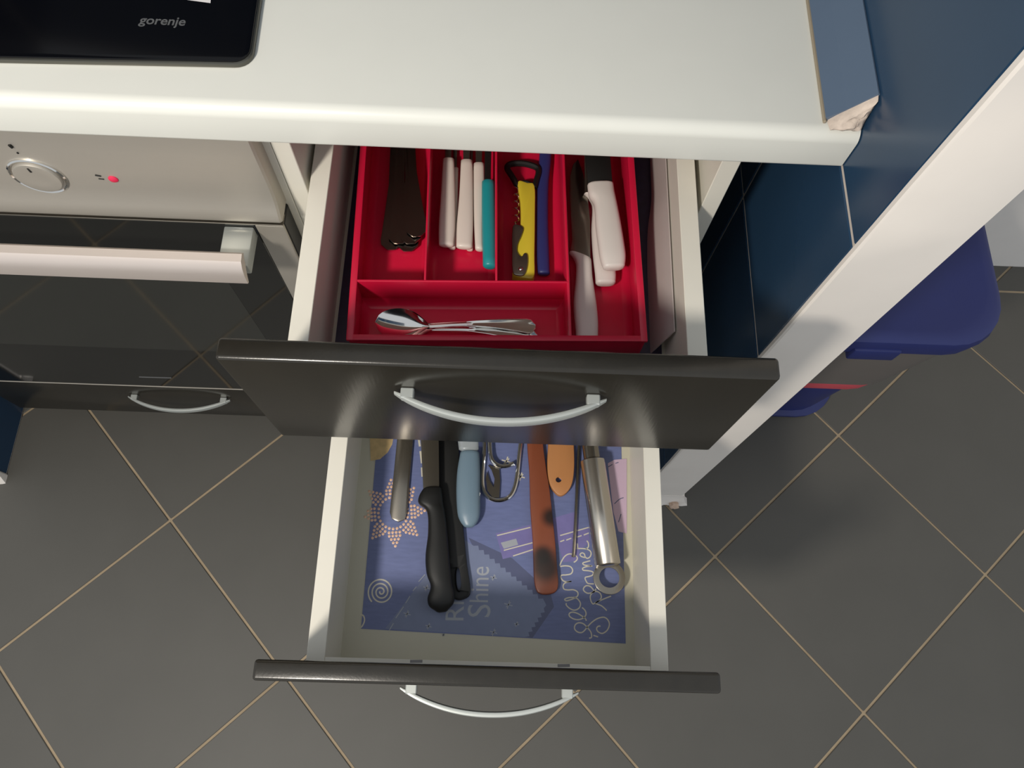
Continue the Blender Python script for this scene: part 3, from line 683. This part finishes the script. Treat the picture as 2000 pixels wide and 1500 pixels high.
# corkscrew with yellow body
zc = ZI + 0.010
cs = thing('corkscrew', tuple(at(1020, 440, ZI)), 'yellow waiter corkscrew with black end loop and steel lever', 'corkscrew')
body = [(1011, 358), (1030, 360), (1044, 366), (1045, 420), (1044, 500), (1043, 543), (1025, 546), (1004, 541), (1001, 532), (1008, 470), (1016, 444), (1016, 400)]
build('body', prism(bmesh.new(), pxs(body, zc, 4), zc - 0.008, zc + 0.0035, 0.0018), M_yellow, cs)
loop = [(1010, 362), (1001, 346), (991, 330), (994, 322), (1010, 319), (1030, 321), (1049, 328), (1052, 338), (1048, 352), (1044, 366)]
bm = tube(bmesh.new(), pxs(loop, zc, 4, False), 0.0033, 8); build('end_loop', bm, M_blackp, cs)
bm = tube(bmesh.new(), pxs([(1007, 362), (1026, 357), (1046, 366)], zc, 4, False), 0.0028, 8); build('end_loop_bridge', bm, M_blackp, cs)
a, b = at(1007, 366, zc), at(1007, 438, zc); hel = []
for k in range(91):
    f = k / 90; t = f * 5.2 * 2 * math.pi; d_ = (b - a).normalized(); s_ = Vector((d_.y, -d_.x, 0)); rr = 0.0030 * (1 if f < .9 else (1 - f) * 10)
    hel.append(a + (b - a) * f + s_ * rr * math.cos(t) + Vector((0, 0, rr * math.sin(t))))
build('screw_worm', tube(bmesh.new(), hel, 0.00085, 6), M_chrome, cs)
lever = [(1001, 444), (1012, 440), (1022, 446), (1018, 462), (1011, 478), (1010, 492), (1018, 502), (1024, 495), (1030, 499), (1030, 520), (1024, 537), (1010, 538), (1001, 530), (1000, 490)]
build('lever', prism(bmesh.new(), pxs(lever, zc + 0.0045, 3), zc + 0.0036, zc + 0.0056, 0.0006), M_dull, cs)
p = at(1017, 525, zc + 0.006); bm = bmesh.new(); bmesh.ops.create_uvsphere(bm, u_segments=12, v_segments=8, radius=0.0022); bmesh.ops.scale(bm, vec=(1, 1, .5), verts=bm.verts); bmesh.ops.translate(bm, vec=p, verts=bm.verts); build('rivet', bm, M_chrome, cs)
# dark blue handle beside it
handled('blue_handled_tool', 'dark blue handled kitchen tool beside the yellow corkscrew', 'kitchen tool', [(1056, 250, 1078, 250, .008), (1053, 310, 1077, 310, .009), (1049, 360, 1072, 360, .009), (1048, 430, 1071, 430, .010), (1048, 500, 1073, 500, .010), (1050, 534, 1074, 535, .009)], ZI + 0.006, M_navy, None, None)

# white-handled kitchen knives
G = 'white-handled kitchen knives in the tray'
def chef(lb, st, blade, z, hole=None, m_b=M_dull):
    return handled('kitchen_knife', lb, 'knife', st, z, M_wknife, blade, m_b, G, power=3.0, sh_t=0.0016)
zk = ZI + 0.0085
chef('white-handled kitchen knife lying lowest in the long tray compartment, blade turned up beside the divider', [(1112, 493, 1154, 508, .012), (1124, 512, 1155, 516, .014), (1124, 545, 1157, 545, .015), (1120, 590, 1164, 588, .015), (1122, 630, 1168, 628, .015), (1124, 655, 1168, 655, .014), (1120, 671, 1167, 671, .012)], [(1113, 494), (1153, 504), (1152, 430), (1147, 380), (1139, 340), (1129, 312), (1119, 322), (1113, 345), (1112, 380), (1115, 430), (1117, 470)], zk)
chef('white-handled kitchen knife lying under the knife with the black blade', [(1140, 381, 1172, 384, .013), (1156, 398, 1182, 396, .014), (1155, 450, 1190, 448, .015), (1158, 500, 1198, 498, .015), (1162, 535, 1203, 534, .014), (1163, 553, 1202, 553, .012)], [(1142, 383), (1168, 384), (1160, 300), (1150, 180), (1140, 180)], ZI + 0.0090)
chef('white-handled kitchen knife with a black blade lying on top of another', [(1147, 362, 1198, 360, .013), (1150, 382, 1200, 376, .015), (1160, 400, 1204, 396, .016), (1163, 440, 1212, 436, .016), (1168, 480, 1219, 478, .016), (1172, 505, 1222, 503, .015), (1178, 523, 1220, 521, .012)], [(1148, 358), (1196, 357), (1192, 310), (1186, 230), (1170, 160), (1146, 160), (1142, 300)], ZI + 0.0285, m_b=M_blackp)

# frosted plastic strip standing between tray and drawer side
pp = spline([at(u, v, ZB1) for u, v in ((1267, 250), (1268, 320), (1270, 390), (1263, 450), (1262, 520), (1264, 580), (1266, 640), (1268, 690))], 6); bm = bmesh.new(); rs = []
for p in pp:
    xa, xb = p.x + 0.001, 0.3560
    rs.append([Vector((xa, p.y, ZB1 + 0.0008)), Vector((xa + 0.0012, p.y, ZB1 + 0.0008)), Vector((xb + 0.0010, p.y, 0.728)), Vector((xb, p.y, 0.728))])
rings(bm, rs); sl = build('plastic_sleeve', bm, M_frost, smooth=60); tag(sl, 'long frosted plastic sleeve standing between red tray and drawer side', 'plastic strip')

# ================================================================== utensils in the lower drawer
ZU = ZL + 0.0009
# steel spatula
sp = thing('steel_utensil', tuple(at(785, 930, ZU)), 'flat steel utensil handle lying over the bead sun print', 'utensil')
zz = ZU + 0.0035
out = [(782, 760), (775, 860), (768, 930), (761, 1000), (765, 1013), (778, 1019), (791, 1014), (795, 1000), (801, 930), (807, 860), (812, 760)]
build('handle', prism(bmesh.new(), pxs(out, zz), zz - 0.0040, zz, 0.0012), M_dull, sp)
out = [(783, 765), (811, 765), (850, 700), (850, 560), (765, 560), (765, 700)]
build('blade', prism(bmesh.new(), pxs(out, zz), zz - 0.0022, zz - 0.001, 0.0004), M_dull, sp)
# big black-handled knife
zk = ZU + 0.0175
kn = thing('kitchen_knife', tuple(at(855, 1080, ZU)), 'large kitchen knife with a black contoured handle on the denim liner', 'knife')
st = [(826, 956, 862, 954, .014), (818, 970, 864, 966, .0165), (818, 984, 866, 985, .0175), (834, 1000, 869, 1000, .018), (836, 1040, 874, 1040, .019), (831, 1085, 878, 1085, .020), (833, 1120, 881, 1118, .020), (841, 1145, 884, 1142, .020), (835, 1168, 888, 1160, .019), (838, 1184, 886, 1178, .017), (850, 1193, 876, 1190, .013)]
build('handle', loft(bmesh.new(), st, zk, power=2.8), M_blackp, kn, smooth=60)
build('blade', prism(bmesh.new(), pxs([(827, 962), (858, 962), (857, 860), (853, 760), (842, 660), (828, 690), (820, 760), (822, 860)], zk), zk - 0.001, zk + 0.001, 0.0004), M_dull, kn)
# black slotted-handle tool
tn = thing('slotted_handle_tool', tuple(at(890, 1000, ZU)), 'black plastic kitchen tool with a hanging slot in its handle', 'kitchen tool')
zz = ZU + 0.0062
out = [(850, 850), (853, 930), (858, 1000), (864, 1060), (868, 1110), (872, 1150), (882, 1166), (896, 1172), (910, 1168), (918, 1160), (918, 1140), (912, 1100), (906, 1040), (898, 960), (892, 850)]
slot = [(895, 1104), (900, 1112), (903, 1130), (903, 1146), (898, 1155), (892, 1152), (889, 1138), (889, 1115)]
build('handle', prism(bmesh.new(), pxs(out, zz, 3), zz - 0.0058, zz, 0.0016, [pxs(slot, zz, 3)]), M_blackp, tn)
build('blade', prism(bmesh.new(), pxs([(858, 852), (886, 852), (902, 780), (905, 640), (850, 640), (852, 780)], zz), zz - 0.005, zz - 0.002, 0.0008), M_blackp, tn)
# light blue handle
lb_ = thing('kitchen_tool', tuple(at(915, 950, ZU)), 'kitchen tool with a smooth light blue handle and clear neck', 'kitchen tool')
zz = ZU + 0.009
st = [(899, 884, 936, 884, .014), (893, 920, 938, 920, .0165), (891, 960, 938, 960, .0175), (893, 1000, 938, 1000, .016), (898, 1017, 934, 1017, .013), (905, 1027, 927, 1027, .010)]
build('handle', loft(bmesh.new(), st, zz, power=2.3), M_lightblue, lb_, smooth=60)
build('neck', loft(bmesh.new(), [(898, 800, 930, 800, .008), (894, 850, 934, 850, .011), (896, 878, 935, 878, .013)], zz), M_clear, lb_, smooth=60)
# chrome wire utensil
wu = thing('wire_utensil', tuple(at(980, 920, ZU)), 'chrome wire utensil with a U-shaped loop and inner hook', 'utensil')
zz = ZU + 0.0022
build('wire_loop', tube(bmesh.new(), pxs([(952, 700), (948, 800), (946, 880), (942, 930), (944, 955), (953, 970), (966, 977), (981, 977), (994, 971), (1003, 958), (1009, 935), (1014, 890), (1019, 840), (1028, 700)], zz, 5, False), 0.0026, 10), M_chrome, wu)
build('wire_hook', tube(bmesh.new(), pxs([(962, 760), (957, 840), (957, 875), (960, 895), (968, 906), (980, 911), (993, 910), (1003, 905)], zz + 0.004, 5, False), 0.0026, 10), M_chrome, wu)
build('cutting_edge', prism(bmesh.new(), pxs([(953, 908), (966, 912), (975, 913), (977, 940), (975, 972), (962, 972), (952, 958), (949, 935), (951, 920), (957, 940), (964, 952), (966, 935), (960, 918)], zz), zz - 0.0008, zz + 0.0004, 0.0), M_dull, wu)
# scorched wooden spatula
zz = ZU + 0.0075
out = [(1029, 780), (1030, 865), (1034, 920), (1036, 990), (1041, 1060), (1043, 1125), (1048, 1152), (1058, 1160), (1075, 1160), (1087, 1154), (1091, 1138), (1088, 1100), (1085, 1060), (1079, 1000), (1073, 950), (1068, 920), (1061, 865), (1056, 780)]
P_ = pxs(out, zz, 4); bs = Vector((sum(p.x for p in P_) / len(P_), sum(p.y for p in P_) / len(P_), ZU))
s1, s2 = at(1077, 1010, zz) - bs, at(1066, 1108, zz) - bs
s3 = at(1060, 1085, zz) - bs
M_scorch = stain_mat('scorched_wood', (130, 68, 42), (24, 17, 12), [(tuple(s1), 0.016), (tuple(s2), 0.027), (tuple(s3), 0.016)], 0.42, (1, 0.1, 1))
o = build('wooden_utensil', prism(bmesh.new(), P_, zz - 0.0072, zz, 0.002), M_scorch, base=bs); tag(o, 'reddish brown wooden utensil with black scorch marks', 'wooden utensil')
# light wooden spoon handle with hole
zz = ZU + 0.0075
out = [(1076, 780), (1071, 865), (1069, 910), (1073, 942), (1083, 960), (1095, 968), (1108, 961), (1118, 943), (1122, 910), (1121, 865), (1116, 780)]
hole = [(1091 + 8.5 * math.cos(R(30 * k)), 937 + 8 * math.sin(R(30 * k))) for k in range(12)]
o = build('wooden_utensil', prism(bmesh.new(), pxs(out, zz, 4), zz - 0.0070, zz, 0.0016, [pxs(hole, zz)]), M_orange); tag(o, 'light orange wooden utensil handle with a round hanging hole', 'wooden utensil')
# thin steel skewer
zz = ZU + 0.0024
o = build('steel_rod', tube(bmesh.new(), pxs([(1136, 760), (1131, 865), (1128, 930), (1124, 1020), (1121, 1075), (1119, 1088)], zz, 4, False), 0.0019, 8), M_dull); tag(o, 'thin steel rod lying beside the steel tube handle', 'utensil')
# steel tube handle with hanging ring
rt = 0.0143; zz = ZU + rt + 0.0004
ut = thing('tube_handled_utensil', tuple(at(1180, 1000, ZU)), 'kitchen utensil with a thick stainless steel tube handle and flat hanging ring', 'utensil')
a, b = at(1157, 899, zz), at(1187, 1104, zz)
d_ = (b - a).normalized()
build('tube_handle', tube(bmesh.new(), [a - d_ * 0.0015, a, a + d_ * 0.0008, (a + b) / 2, b - d_ * 0.001, b, b + d_ * 0.001], [rt * .75, rt * .93, rt, rt, rt, rt * .95, rt * .7], 28), M_tube, ut, smooth=50)
build('neck', tube(bmesh.new(), [a - d_ * 0.10, a - d_ * 0.016, a + d_ * 0.001], [0.0045, 0.0098, 0.0098], 18), M_dull, ut, smooth=50)
c = at(1190, 1130, zz - 0.004)
oc = [c + d_ * (0.0185 * math.cos(t) - 0.001) + Vector((d_.y, -d_.x, 0)) * 0.0178 * math.sin(t) for t in [2 * math.pi * k / 36 for k in range(36)]]
ic = [c + d_ * (0.0115 * math.cos(t) - 0.001) + Vector((d_.y, -d_.x, 0)) * 0.0118 * math.sin(t) for t in [2 * math.pi * k / 28 for k in range(28)]]
build('hanging_ring', prism(bmesh.new(), oc, c.z - 0.0015, c.z + 0.0015, 0.0005, [ic]), M_dull, ut)
